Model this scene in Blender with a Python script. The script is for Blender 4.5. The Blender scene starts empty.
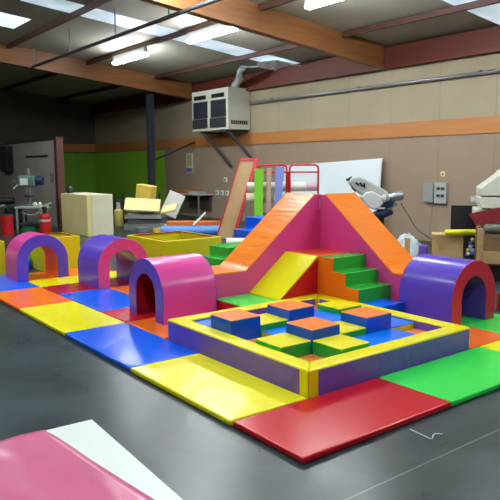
import bpy, bmesh, math, random
from mathutils import Vector, Matrix, noise
random.seed(7)
C = bpy.context.scene.collection
PI = math.pi
sc = bpy.context.scene
sc.view_settings.view_transform = 'Standard'
sc.view_settings.look = 'None'
sc.view_settings.gamma = 1.0
sc.view_settings.use_curve_mapping = False
sc.view_settings.exposure = 0.78
sc.cycles.sample_clamp_indirect = 6.0

# ------------------------------------------------------------ materials
def lin(c):
    return tuple(((x / 12.92) if x <= 0.04045 else ((x + 0.055) / 1.055) ** 2.4) for x in [v / 255.0 for v in c])

MATS = {}
def mat(name, rgb, rough=0.5, metal=0.0, bump=0.0, bscale=8.0, stretch=(1, 1, 1), var=0.0, vscale=3.0, emit=0.0, spec=0.5, coat=0.0, trans=0.0):
    if name in MATS: return MATS[name]
    m = bpy.data.materials.new(name); m.use_nodes = True
    nt = m.node_tree; b = nt.nodes['Principled BSDF']
    col = (*lin(rgb), 1)
    b.inputs['Base Color'].default_value = col
    b.inputs['Roughness'].default_value = rough
    b.inputs['Metallic'].default_value = metal
    b.inputs['Specular IOR Level'].default_value = spec
    b.inputs['Coat Weight'].default_value = coat
    b.inputs['Coat Roughness'].default_value = 0.15
    b.inputs['Transmission Weight'].default_value = trans
    tc = nt.nodes.new('ShaderNodeTexCoord')
    mp = nt.nodes.new('ShaderNodeMapping'); mp.inputs['Scale'].default_value = stretch
    nt.links.new(tc.outputs['Object'], mp.inputs['Vector'])
    if var > 0:
        n = nt.nodes.new('ShaderNodeTexNoise'); n.inputs['Scale'].default_value = vscale; n.inputs['Detail'].default_value = 5
        nt.links.new(mp.outputs['Vector'], n.inputs['Vector'])
        r = nt.nodes.new('ShaderNodeMapRange')
        r.inputs['From Min'].default_value = 0.3; r.inputs['From Max'].default_value = 0.7
        r.inputs['To Min'].default_value = 1 - var; r.inputs['To Max'].default_value = 1 + var
        nt.links.new(n.outputs['Fac'], r.inputs['Value'])
        mx = nt.nodes.new('ShaderNodeVectorMath'); mx.operation = 'SCALE'
        mx.inputs[0].default_value = col[:3]
        nt.links.new(r.outputs['Result'], mx.inputs['Scale'])
        nt.links.new(mx.outputs['Vector'], b.inputs['Base Color'])
    if bump > 0:
        n2 = nt.nodes.new('ShaderNodeTexNoise'); n2.inputs['Scale'].default_value = bscale; n2.inputs['Detail'].default_value = 2.5
        n2.inputs['Distortion'].default_value = 0.6
        nt.links.new(mp.outputs['Vector'], n2.inputs['Vector'])
        bp = nt.nodes.new('ShaderNodeBump'); bp.inputs['Strength'].default_value = bump; bp.inputs['Distance'].default_value = 0.05
        nt.links.new(n2.outputs['Fac'], bp.inputs['Height'])
        nt.links.new(bp.outputs['Normal'], b.inputs['Normal'])
    if emit > 0:
        b.inputs['Emission Color'].default_value = col
        b.inputs['Emission Strength'].default_value = emit
    MATS[name] = m
    return m

def vinyl(name, rgb, rough=0.24, bump=0.30, bscale=2.4, stretch=(1, 1, 1)):
    return mat('vinyl_' + name, rgb, rough, bump=bump, bscale=bscale, stretch=stretch, var=0.03, vscale=2.0, spec=.32)

V_YEL = vinyl('yellow', (236, 230, 14))
V_BLU = vinyl('blue', (4, 94, 232))
V_LBL = vinyl('light_blue', (10, 122, 246), bump=.08)
V_DBL = vinyl('dark_blue', (14, 86, 206), bump=.06)
V_RED = vinyl('red', (192, 24, 36), bump=.05)
V_DRD = vinyl('crimson', (176, 26, 50))
V_GRN = vinyl('green', (56, 222, 84), bump=.1)
V_SGR = vinyl('stair_green', (40, 172, 58), bump=.05)
V_ORG = vinyl('orange', (238, 112, 36), bump=.1)
V_SLO = vinyl('slide_orange', (246, 132, 26), rough=.27, bump=.26, bscale=2.6, stretch=(4, .6, 4))
V_SLO2 = vinyl('slide_orange_right', (246, 132, 26), rough=.3, bump=.35, bscale=3.0, stretch=(.5, 4, 4))
V_ORT = vinyl('orange_top', (250, 140, 66), bump=.05)
V_STO = vinyl('stair_orange', (236, 118, 22), bump=.04)
V_PNK = vinyl('pink', (222, 78, 158), bump=.07)
V_MAG = vinyl('magenta', (224, 76, 148), bump=.05)
V_PUR = vinyl('purple', (116, 88, 186), bump=.6, bscale=5.0, stretch=(1, 1, .45))
V_LPU = vinyl('lilac', (98, 76, 200), bump=.06)
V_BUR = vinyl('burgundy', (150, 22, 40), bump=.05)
V_GYE = vinyl('green_yellow', (206, 196, 24), bump=.08)
V_PKF = vinyl('pink_face', (226, 84, 140), bump=.06)
V_CRF = vinyl('crimson_face', (196, 48, 74), bump=.06)
M_PINKSHEET = mat('pink_sheet', (206, 104, 142), .25, bump=.3, bscale=2.2, stretch=(2.2, .8, 1), var=.05)
M_WHITE = mat('white_laminate', (226, 236, 228), .35)
M_BLACK = mat('black', (20, 20, 22), .5)
M_DGREY = mat('dark_grey', (52, 54, 58), .5)
M_GREY = mat('grey', (120, 124, 124), .5)
M_LGREY = mat('light_grey', (178, 184, 180), .45)
M_STEEL = mat('steel', (168, 172, 176), .3, metal=.8)
M_DSTEEL = mat('dark_steel', (44, 50, 60), .5)
M_GLULAM = mat('glulam', (140, 92, 50), .5, var=.22, vscale=2.0, stretch=(.6, 1, 6))
M_BEAMRED = mat('red_brown_beam', (102, 44, 30), .55, var=.12, vscale=2.0, stretch=(1, .4, 5))
M_PURLIN = mat('purlin_wood', (78, 46, 38), .6, var=.12, vscale=2.0)
M_BAND = mat('orange_wood_band', (190, 126, 68), .5, var=.08, vscale=2.0, stretch=(1, .5, 6))
M_ROOF = mat('roof_panel', (172, 169, 153), .7, var=.05, vscale=1.5)
M_CREAM = mat('cream_foam', (232, 220, 152), .75, var=.03, bump=.1, bscale=20)
M_CREAM2 = mat('pale_cream_foam', (226, 222, 190), .75, var=.05)
M_FOAMY = mat('yellow_foam', (226, 196, 84), .75, var=.05)
M_FOAMW = mat('white_foam', (220, 222, 210), .7)
M_FOAMG = mat('grey_foam', (120, 126, 124), .8)
M_CASE = mat('cream_plastic', (214, 218, 200), .4)
M_PLY = mat('plywood', (186, 156, 104), .6, var=.1, vscale=3, stretch=(1, 1, 5))
M_PLYD = mat('old_plywood', (128, 104, 66), .65, var=.15, vscale=3, stretch=(1, 1, 5))
M_CARPET = mat('tan_carpet', (178, 150, 108), .9, var=.08, vscale=30)
M_REDF = mat('red_frame', (196, 34, 44), .4)
M_REDM = mat('red_metal', (190, 28, 32), .35)
M_GRAYMACH = mat('machine_white', (206, 210, 204), .35)
M_BLUEMACH = mat('machine_blue', (30, 42, 74), .4)
M_GREENMACH = mat('machine_green', (86, 118, 112), .45)
M_PLASTIC = mat('clear_plastic', (186, 204, 206), .15, bump=.5, bscale=9, spec=.8)
M_TUBE = mat('tube_glow', (244, 250, 255), .4, emit=66.0)
M_SKY = mat('skylight_glow', (214, 232, 246), .4, emit=1.6)

def wall_material(name, rgb, seam, axis, seamdark=.86):
    """panelled wall: thin vertical seams every «seam» metres along the wall"""
    m = mat(name, rgb, .75)
    nt = m.node_tree; b = nt.nodes['Principled BSDF']
    tc = nt.nodes.new('ShaderNodeTexCoord')
    sp = nt.nodes.new('ShaderNodeSeparateXYZ'); nt.links.new(tc.outputs['Object'], sp.inputs[0])
    d = nt.nodes.new('ShaderNodeMath'); d.operation = 'DIVIDE'; d.inputs[1].default_value = seam
    nt.links.new(sp.outputs[axis], d.inputs[0])
    fr = nt.nodes.new('ShaderNodeMath'); fr.operation = 'FRACT'; nt.links.new(d.outputs[0], fr.inputs[0])
    lt = nt.nodes.new('ShaderNodeMath'); lt.operation = 'LESS_THAN'; lt.inputs[1].default_value = .02
    nt.links.new(fr.outputs[0], lt.inputs[0])
    n = nt.nodes.new('ShaderNodeTexNoise'); n.inputs['Scale'].default_value = 1.3; n.inputs['Detail'].default_value = 6
    nt.links.new(tc.outputs['Object'], n.inputs['Vector'])
    r = nt.nodes.new('ShaderNodeMapRange'); r.inputs['To Min'].default_value = .88; r.inputs['To Max'].default_value = 1.12
    nt.links.new(n.outputs['Fac'], r.inputs['Value'])
    sub = nt.nodes.new('ShaderNodeMath'); sub.operation = 'MULTIPLY_ADD'; sub.inputs[1].default_value = -(1 - seamdark)
    nt.links.new(lt.outputs[0], sub.inputs[0]); nt.links.new(r.outputs['Result'], sub.inputs[2])
    mx = nt.nodes.new('ShaderNodeVectorMath'); mx.operation = 'SCALE'; mx.inputs[0].default_value = lin(rgb)
    nt.links.new(sub.outputs[0], mx.inputs['Scale']); nt.links.new(mx.outputs[0], b.inputs['Base Color'])
    return m

def skylight_material(i, strength):
    m = mat('skylight_%d' % i, (206, 226, 240), .4, emit=strength)
    nt = m.node_tree; b = nt.nodes['Principled BSDF']
    tc = nt.nodes.new('ShaderNodeTexCoord')
    n = nt.nodes.new('ShaderNodeTexNoise'); n.inputs['Scale'].default_value = 2.2; n.inputs['Detail'].default_value = 6
    nt.links.new(tc.outputs['Object'], n.inputs['Vector'])
    r = nt.nodes.new('ShaderNodeMapRange'); r.inputs['From Min'].default_value = .35; r.inputs['From Max'].default_value = .65
    r.inputs['To Min'].default_value = strength * .7; r.inputs['To Max'].default_value = strength * 1.25
    nt.links.new(n.outputs['Fac'], r.inputs['Value']); nt.links.new(r.outputs['Result'], b.inputs['Emission Strength'])
    return m

def floor_material():
    m = mat('concrete_floor', (58, 64, 66), .36, spec=.45)
    nt = m.node_tree; b = nt.nodes['Principled BSDF']
    tc = nt.nodes.new('ShaderNodeTexCoord')
    n = nt.nodes.new('ShaderNodeTexNoise'); n.inputs['Scale'].default_value = 1.6; n.inputs['Detail'].default_value = 8; n.inputs['Roughness'].default_value = .62
    nt.links.new(tc.outputs['Object'], n.inputs['Vector'])
    cr = nt.nodes.new('ShaderNodeValToRGB')
    cr.color_ramp.elements[0].position = .3; cr.color_ramp.elements[0].color = (*lin((30, 42, 44)), 1)
    cr.color_ramp.elements[1].position = .72; cr.color_ramp.elements[1].color = (*lin((58, 73, 75)), 1)
    nt.links.new(n.outputs['Fac'], cr.inputs['Fac'])
    # saw-cut joints every 5 m along Y
    sp = nt.nodes.new('ShaderNodeSeparateXYZ'); nt.links.new(tc.outputs['Object'], sp.inputs[0])
    a = nt.nodes.new('ShaderNodeMath'); a.operation = 'ADD'; a.inputs[1].default_value = 1.0
    nt.links.new(sp.outputs['Y'], a.inputs[0])
    d = nt.nodes.new('ShaderNodeMath'); d.operation = 'PINGPONG'; d.inputs[1].default_value = 2.5
    nt.links.new(a.outputs[0], d.inputs[0])
    lt = nt.nodes.new('ShaderNodeMath'); lt.operation = 'LESS_THAN'; lt.inputs[1].default_value = .0045
    nt.links.new(d.outputs[0], lt.inputs[0])
    mx = nt.nodes.new('ShaderNodeMix'); mx.data_type = 'RGBA'
    nt.links.new(lt.outputs[0], mx.inputs['Factor']); nt.links.new(cr.outputs['Color'], mx.inputs['A'])
    mx.inputs['B'].default_value = (*lin((112, 116, 112)), 1)
    nt.links.new(mx.outputs['Result'], b.inputs['Base Color'])
    n3 = nt.nodes.new('ShaderNodeTexNoise'); n3.inputs['Scale'].default_value = 3.5; n3.inputs['Detail'].default_value = 6
    nt.links.new(tc.outputs['Object'], n3.inputs['Vector'])
    r = nt.nodes.new('ShaderNodeMapRange'); r.inputs['To Min'].default_value = .20; r.inputs['To Max'].default_value = .42
    nt.links.new(n3.outputs['Fac'], r.inputs['Value']); nt.links.new(r.outputs['Result'], b.inputs['Roughness'])
    return m

# ------------------------------------------------------------ mesh helpers
class B:
    def __init__(s): s.bm = bmesh.new()
    def poly(s, verts, faces):
        vs = [s.bm.verts.new(v) for v in verts]
        for f in faces:
            try: s.bm.faces.new([vs[i] for i in f])
            except ValueError: pass
        return s
    def box(s, x0, x1, y0, y1, z0, z1, rot=None, pivot=None):
        v = [Vector((x, y, z)) for x in (x0, x1) for y in (y0, y1) for z in (z0, z1)]
        if rot is not None:
            p = Vector(pivot) if pivot is not None else Vector(((x0 + x1) / 2, (y0 + y1) / 2, (z0 + z1) / 2))
            v = [rot @ (q - p) + p for q in v]
        return s.poly(v, [(0, 1, 3, 2), (4, 6, 7, 5), (0, 4, 5, 1), (2, 3, 7, 6), (0, 2, 6, 4), (1, 5, 7, 3)])
    def prism(s, prof, a, b, axis='Y'):
        """profile of (p, q) pairs extruded along an axis; Y: p=x q=z, X: p=y q=z, Z: p=x q=y"""
        n = len(prof)
        def P(p, q, t): return {'Y': (p, t, q), 'X': (t, p, q), 'Z': (p, q, t)}[axis]
        vs = [P(p, q, a) for p, q in prof] + [P(p, q, b) for p, q in prof]
        fs = [tuple(range(n)), tuple(range(2 * n - 1, n - 1, -1))] + [(i, i + n, (i + 1) % n + n, (i + 1) % n) for i in range(n)]
        return s.poly(vs, fs)
    def tube(s, pts, r, n=12, caps=True):
        pts = [Vector(p) for p in pts]; rings = []
        rr = r if isinstance(r, (list, tuple)) else [r] * len(pts)
        up = None
        for i, p in enumerate(pts):
            t = (pts[min(i + 1, len(pts) - 1)] - pts[max(i - 1, 0)]).normalized()
            if up is None: up = t.orthogonal().normalized()
            up = (up - t * up.dot(t)).normalized(); w = t.cross(up)
            rings.append([s.bm.verts.new(p + rr[i] * (math.cos(2 * PI * k / n) * up + math.sin(2 * PI * k / n) * w)) for k in range(n)])
        for a, b in zip(rings, rings[1:]):
            for k in range(n): s.bm.faces.new((a[k], a[(k + 1) % n], b[(k + 1) % n], b[k]))
        if caps: s.bm.faces.new(rings[0][::-1]); s.bm.faces.new(rings[-1])
        return s
    def lathe(s, prof, c=(0, 0, 0), n=24):
        """(radius, z) pairs about a vertical axis through c"""
        rings = [[s.bm.verts.new((c[0] + max(r, 1e-4) * math.cos(2 * PI * k / n), c[1] + max(r, 1e-4) * math.sin(2 * PI * k / n), c[2] + z)) for k in range(n)] for r, z in prof]
        for a, b in zip(rings, rings[1:]):
            for k in range(n): s.bm.faces.new((a[k], a[(k + 1) % n], b[(k + 1) % n], b[k]))
        s.bm.faces.new(rings[0][::-1]); s.bm.faces.new(rings[-1])
        return s

def arcpath(pts, r, n=5):
    """polyline with rounded corners"""
    pts = [Vector(p) for p in pts]; out = [pts[0]]
    for a, b, c in zip(pts, pts[1:], pts[2:]):
        u = (a - b).normalized() * r; v = (c - b).normalized() * r
        for k in range(n + 1):
            t = k / n
            out.append(b + u * (1 - t) ** 2 + v * t ** 2)
    out.append(pts[-1]); return out

def _finish(name, b, m, bev, smooth, seg=3):
    bm = b.bm
    bmesh.ops.recalc_face_normals(bm, faces=bm.faces)
    me = bpy.data.meshes.new(name); bm.to_mesh(me); bm.free()
    me.materials.append(m)
    if bev or smooth:
        for p in me.polygons: p.use_smooth = True
    o = bpy.data.objects.new(name, me); C.objects.link(o)
    if bev:
        md = o.modifiers.new('bevel', 'BEVEL'); md.width = bev; md.segments = seg; md.limit_method = 'ANGLE'; md.angle_limit = math.radians(40)
        md.harden_normals = False
    if bev or smooth:
        if not bev: me.set_sharp_from_angle(angle=math.radians(40))
        w = o.modifiers.new('weighted', 'WEIGHTED_NORMAL'); w.keep_sharp = True; w.weight = 80
    return o

def root_of(o):
    while o.parent: o = o.parent
    return o

def part(name, b, m, parent, bev=0.0, smooth=False, label=None, seg=3):
    """a part, built in world coordinates, hung under its thing"""
    o = _finish(name, b, m, bev, smooth, seg)
    r = root_of(parent)
    o.data.transform(r.matrix_basis.inverted())
    o.parent = parent
    if label: o['label'] = label
    return o

def thing(name, label, cat, loc=(0, 0, 0), rotz=0, group=None):
    o = bpy.data.objects.new(name, None); C.objects.link(o)
    o.empty_display_size = .1
    o.location = loc; o.rotation_euler = (0, 0, rotz)
    o['label'] = label; o['category'] = cat
    if group: o['group'] = group
    return o

def solo(name, label, cat, b, m, bev=0.0, smooth=False, group=None, seg=3, kind=None):
    """a thing that is one mesh; its origin goes to the middle of its base"""
    o = _finish(name, b, m, bev, smooth, seg)
    vs = [v.co for v in o.data.vertices]
    c = Vector(((min(v.x for v in vs) + max(v.x for v in vs)) / 2, (min(v.y for v in vs) + max(v.y for v in vs)) / 2, min(v.z for v in vs)))
    o.data.transform(Matrix.Translation(-c)); o.location = c
    o['label'] = label; o['category'] = cat
    if group: o['group'] = group
    if kind: o['kind'] = kind
    return o

def struct(name, b, m, parent=None, bev=0.0, smooth=False):
    o = _finish(name, b, m, bev, smooth)
    if parent: o.parent = parent
    else: o['kind'] = 'structure'
    return o

def RX(a): return Matrix.Rotation(a, 3, 'X')
def RY(a): return Matrix.Rotation(a, 3, 'Y')
def RZ(a): return Matrix.Rotation(a, 3, 'Z')

# ------------------------------------------------------------ the hall
WX = 8.0            # inner face of the right-hand wall
BY = 21.0           # back wall
def roof_z(x): return 3.99 + 0.103 * (WX - x)
M_WALLLO = wall_material('wall_lower_panel', (158, 138, 116), 1.22, 'Y')
M_WALLUP = wall_material('wall_upper_panel', (168, 156, 128), 1.22, 'Y')
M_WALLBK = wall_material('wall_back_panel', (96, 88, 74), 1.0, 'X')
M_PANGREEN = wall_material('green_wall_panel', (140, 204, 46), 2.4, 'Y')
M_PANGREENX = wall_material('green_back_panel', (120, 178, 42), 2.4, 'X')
struct('floor', B().box(-9, 8.3, -9, 21.3, -.2, 0), floor_material())
struct('wall_right', B().box(WX, WX + .2, -9, BY, 0, 2.26), M_WALLLO)
struct('wall_right_upper', B().box(WX, WX + .2, -9, BY, 2.261, 4.2), M_WALLUP)
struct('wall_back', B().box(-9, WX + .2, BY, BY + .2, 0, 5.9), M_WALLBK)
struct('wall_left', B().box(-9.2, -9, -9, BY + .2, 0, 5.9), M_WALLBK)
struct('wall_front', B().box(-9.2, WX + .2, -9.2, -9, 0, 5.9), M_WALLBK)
# wall trim: the orange wooden band, the red-brown eaves beam and the green panels
struct('trim_1', B().box(WX - .03, WX - .001, -9, BY - .04, 2.11, 2.41), M_BAND)
struct('trim_2', B().box(WX - .16, WX - .001, -9, BY - .01, 3.53, 3.96), M_BEAMRED)
struct('trim_3', B().box(WX - .015, WX - .001, 15.6, BY - .02, .25, 2.05), M_PANGREEN)
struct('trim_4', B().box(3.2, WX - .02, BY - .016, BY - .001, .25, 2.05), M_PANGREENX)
struct('trim_5', B().box(3.2, WX - .035, BY - .03, BY - .001, 2.11, 2.41), M_BAND)

# the roof: strips of panel with gaps where the skylights sit
def roof_strip(b, x0, x1, y0, y1):
    z0, z1 = roof_z(x0), roof_z(x1)
    b.poly([(x0, y0, z0), (x1, y0, z1), (x1, y1, z1), (x0, y1, z0), (x0, y0, z0 + .08), (x1, y0, z1 + .08), (x1, y1, z1 + .08), (x0, y1, z0 + .08)],
           [(0, 1, 2, 3), (7, 6, 5, 4), (0, 4, 5, 1), (1, 5, 6, 2), (2, 6, 7, 3), (3, 7, 4, 0)])
SKY = [(1.5, 7.95, 8.9, 9.65), (-.6, 2.1, 10.8, 11.95), (6.2, 7.95, 2.85, 3.65), (-6.5, 1.0, 2.85, 3.65), (-6.5, 7.9, -3.2, -2.4)]  # last skylight is unseen, added as daylight for the front area
rb = B()
ys = sorted({-9, BY} | {s[2] for s in SKY} | {s[3] for s in SKY})
for y0, y1 in zip(ys, ys[1:]):
    xs = [-9.0]
    for s in sorted(SKY):
        if s[2] <= y0 and s[3] >= y1: xs += [s[0], s[1]]
    xs.append(WX + .2)
    for k in range(0, len(xs), 2): roof_strip(rb, xs[k], xs[k + 1], y0, y1)
struct('ceiling', rb, M_ROOF)
for i, s in enumerate(SKY):
    w = B(); roof_strip(w, s[0] + .002, s[1] - .002, s[2] + .002, s[3] - .002)
    struct('window_%d' % (i + 1), w, skylight_material(i, (.42, .95, .5, .8, .8)[i]))
# glulam rafters running up the slope, purlins running along the hall
def rafter(n, y):
    x0, x1 = -9.0, WX - .17
    b = B()
    pr = [(x0, roof_z(x0) - .47), (x1, roof_z(x1) - .47), (x1, roof_z(x1) - .004), (x0, roof_z(x0) - .004)]
    b.prism(pr, y - .09, y + .09, 'Y')
    struct('trim_%d' % n, b, M_GLULAM, bev=.01)
for n, y in ((6, 6.26), (7, 13.7), (8, -1.18)): rafter(n, y)
n = 9
for x in (6.6, 4.53, 2.48, .43, -1.62, -3.67, -5.72, -7.77):
    for y0, y1 in ((-9, -1.28), (-1.08, 6.16), (6.36, 13.6), (13.8, BY - .04)):
        z = roof_z(x)
        struct('trim_%d' % n, B().box(x - .035, x + .035, y0, y1, z - .115, z - .012), M_PURLIN); n += 1
# dark steel column under the far rafter, with a diagonal brace to the wall
cb = B()
cb.box(6.36, 6.54, 13.62, 13.66, 0, 3.6).box(6.36, 6.54, 13.74, 13.78, 0, 3.6).box(6.44, 6.46, 13.62, 13.78, 0, 3.6)
cb.tube([(6.5, 13.7, 1.7), (7.95, 13.7, 2.26)], .03, 8)
struct('trim_%d' % n, cb, M_DSTEEL)

# ------------------------------------------------------------ lamps and the long pipes
def lamp(x, y0, label):
    z = roof_z(x) - .30
    t = thing('fluorescent_light', label, 'ceiling light', (x, y0 + .8, z), 0, 'fluorescent ceiling lights')
    part('housing', B().box(x - .05, x + .05, y0, y0 + 1.6, z + .062, z + .183), M_LGREY, t, bev=.008)
    part('diffuser', B().prism([(x + .075 * math.cos(a * PI / 10), z + .02 + .04 * math.sin(a * PI / 10)) for a in range(20)], y0 + .02, y0 + 1.58, 'Y'), M_TUBE, t, smooth=True)
    return t
lamp(4.53, 3.36, 'long glowing white tube light nearest the camera at top of picture')
lamp(4.53, 6.92, 'long glowing white tube light above the wall heater, crossing the skylight strip')
lamp(4.53, 10.35, 'long glowing white tube light farthest back, left of the skylight strip')
for y in (-.1, -3.6): lamp(4.53, y, 'long glowing white tube light overhead, outside the picture on the right')
lamp(2.48, 4.42, 'long glowing white tube light overhead, unseen, added just above the picture over the slides')  # added tube, placed so its reflection makes the glare on the left slide
for y in (-3.6, -.1, 3.36, 6.92, 10.35): lamp(-1.62, y, 'long glowing white tube light overhead, in an unseen row above the camera')  # unseen row; the farthest ones are added to brighten the back left

t = thing('hanging_pipe', 'long grey pipe hung on thin rods under the roof at upper left', 'pipe', (2.93, 9.2, 4.0))
part('pipe', B().tube([(2.93, 5.0, 4.0), (2.93, 13.25, 4.0)], .035, 10), M_DGREY, t, smooth=True)
for y in (6.6, 8.6, 10.85, 13.1):
    part('rod', B().tube([(2.93, y, 4.02), (2.93, y, roof_z(2.93) - .002)], .012, 6), M_GREY, t)
t = thing('conduit_pipe', 'long grey metal conduit running along the upper right wall', 'pipe', (7.93, 6, 3.2))
part('pipe', B().tube([(7.93, -6, 3.2), (7.93, 10.85, 3.2)], .035, 10), M_STEEL, t, smooth=True)
for y in (-2, 1, 4, 7, 10):
    part('bracket', B().box(7.92, 7.9995, y - .02, y + .02, 3.22, 3.26), M_GREY, t)

# ------------------------------------------------------------ floor mats
MT = .04
def floor_mat(x0, x1, y0, y1, m, label):
    g = .004
    b = B().box(x0 + g, x1 - g, y0 + g, y1 - g, .001, MT)
    return solo('floor_mat', label, 'floor mat', b, m, bev=.012, group='padded vinyl floor mats around the play pit')
floor_mat(-.62, .667, -.63, -.005, V_RED, 'shiny red floor mat at the front corner of the pit, nearest the camera')
floor_mat(.667, 1.92, -.63, -.005, V_GRN, 'green floor mat right of the red mat, along the front of the pit')
floor_mat(1.92, 3.2, -.63, -.005, V_YEL, 'yellow floor mat right of the front green mat, cut by the picture edge')
floor_mat(-.63, -.004, 0, 1.295, V_YEL, 'yellow floor mat left of the red mat, along the pit wall')
floor_mat(-.63, -.004, 1.295, 2.59, V_BLU, 'blue floor mat on the outer edge between two yellow mats, with a bright sheen')
floor_mat(-.63, -.004, 2.59, 3.86, V_YEL, 'yellow floor mat on the outer edge between the blue and the orange mats')
floor_mat(-.63, -.004, 3.86, 4.96, V_ORG, 'orange floor mat on the outer left edge, beyond the second yellow mat')
floor_mat(-.63, -.004, 4.96, 6.2, V_BLU, 'blue floor mat under the left foot of the farthest left tunnel')
floor_mat(.0, .855, 1.86, 2.6, V_ORG, 'orange floor mat under the glossy pink tunnel, touching the pit corner')
floor_mat(.0, 1.28, 2.6, 3.17, V_RED, 'red floor mat between the pink tunnel and the inner blue mat')
floor_mat(.0, .64, 3.17, 4.36, V_BLU, 'blue floor mat in front of the pink-fronted purple tunnel')
floor_mat(.64, 1.28, 3.17, 4.36, V_ORG, 'orange floor mat behind the blue one, half hidden by the pink tunnel')
floor_mat(.0, 1.28, 4.36, 4.95, V_DRD, 'dark red floor mat under the pink-fronted purple tunnel')
floor_mat(.0, 1.28, 4.95, 5.46, V_YEL, 'yellow floor mat in front of the farthest left tunnel')
floor_mat(.0, 1.28, 5.46, 6.1, V_ORG, 'orange floor mat under the arch of the farthest left tunnel')
floor_mat(1.83, 2.44, 0, 1.24, V_ORG, 'orange floor mat at the right corner of the pit, under the right-hand tunnel')
floor_mat(2.44, 3.1, 0, 1.24, V_GRN, 'green floor mat under the right foot of the right-hand tunnel')

# ------------------------------------------------------------ the pit: four border beams
PZ, PW, PS = .217, .15, 1.82
def beam(label, rotk):
    """a mitred foam beam, yellow cover with purple side panels; rotk quarter turns about the pit's middle"""
    R4 = Matrix.Translation((PS / 2, PS / 2, 0)) @ Matrix.Rotation(rotk * PI / 2, 4, 'Z') @ Matrix.Translation((-PS / 2, -PS / 2, 0))
    def turn(b):
        bmesh.ops.transform(b.bm, matrix=R4, verts=b.bm.verts); return b
    base = R4 @ Vector((PW / 2, PS / 2, 0))
    t = thing('pit_border', label, 'foam beam', base, 0, 'padded beams around the foam pit')
    g = .001
    cut = {0: (.092, PS - .03), 1: (.03, PS - .092), 2: (.03, PS - .03), 3: (.03, PS - .03)}
    body = B().prism([(0.004, g + .004), (PW, PW + g), (PW, PS - PW - g), (0.004, PS - g - .004)], .001, PZ, 'Z')
    part('cover', turn(body), V_YEL, t, bev=.014)
    part('outer_panel', turn(B().box(-.001, .003, *cut[rotk], .008, PZ - .014)), V_PUR, t, label='purple outer side panel')
    part('inner_panel', turn(B().box(PW, PW + .002, PW + .03, PS - PW - .03, .008, PZ - .014)), V_PUR, t, label='purple inner side panel')
    return t
beam('yellow-topped purple beam along the left front side of the foam pit', 0)
beam('yellow-topped purple beam along the right front side of the foam pit', 1)
beam('yellow-topped purple beam at the back right of the pit, beside the green steps', 2)
beam('yellow-topped purple beam at the back left of the pit, beside the yellow ramp', 3)

# foam blocks in a 5 x 5 grid of 30 cm cells
def block(cx, cy, h, mside, mtop, label, nx=1, ny=1):
    x0, y0 = .152 + .303 * cx + .0025, .152 + .303 * cy + .0025
    x1, y1 = x0 + .303 * nx - .005, y0 + .303 * ny - .005
    t = thing('foam_block', label, 'foam block', ((x0 + x1) / 2, (y0 + y1) / 2, 0), 0, 'foam blocks in the pit')
    part('sides', B().box(x0, x1, y0, y1, .001, h - .006), mside, t, bev=.008)
    part('top', B().box(x0 + .001, x1 - .001, y0 + .001, y1 - .001, h - .012, h), mtop, t, bev=.006)
HO, HL, HG, HB = .142, .194, .245, .325
for cx, cy, lab in ((0, 3, 'tall dark blue block with orange top, leftmost in the pit near the pink tunnel'),
                    (1, 1, 'tall dark blue block with orange top, nearest the front corner of the pit'),
                    (2, 3, 'tall dark blue block with orange top, at the back by the yellow ramp'),
                    (3, 1, 'tall dark blue block with orange top, rightmost in the pit')):
    block(cx, cy, HB, V_DBL, V_ORT, lab)
for cx, cy, lab in ((0, 1, 'green block with yellow top, left of the front corner of the pit'),
                    (1, 0, 'green block with yellow top, right of the front corner of the pit'),
                    (1, 3, 'green block with yellow top, just right of the leftmost tall blue block'),
                    (2, 1, 'green block with yellow top, between the nearest and the rightmost tall blue blocks'),
                    (4, 3, 'green block with yellow top, at the back in front of the green steps')):
    block(cx, cy, HG, V_SGR, V_YEL, lab)
for cx, cy, nx, lab in ((1, 2, 1, 'low yellow block with blue top, in the middle behind the left green block'),
                        (2, 0, 2, 'wide low block with blue top, along the right front side of the pit'),
                        (4, 1, 1, 'low yellow block with blue top, right of the rightmost tall blue block'),
                        (3, 3, 1, 'low yellow block with blue top, in front of the back green block'),
                        (0, 4, 1, 'low block with blue top, in the left corner beside the pink tunnel'),
                        (3, 2, 1, 'low yellow block with blue top, hidden behind the rightmost tall blue block')):
    block(cx, cy, HL, V_LBL if nx == 2 else V_GYE, V_LBL, lab, nx)
for cx, cy, lab in ((0, 0, 'lowest orange block, in the front corner of the pit'),
                    (0, 2, 'lowest orange block, at the foot of the leftmost tall blue block'),
                    (4, 0, 'lowest orange block, in the right corner of the pit'),
                    (4, 4, 'lowest orange block, in the far corner of the pit'),
                    (4, 2, 'lowest orange block, behind the rightmost tall blue block'),
                    (2, 2, 'lowest orange block, in the centre of the pit'),
                    (1, 4, 'lowest orange block, behind the back left green block'),
                    (3, 4, 'lowest orange block, behind the back tall blue block')):
    block(cx, cy, HO, V_ORT, V_ORT, lab)

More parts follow.
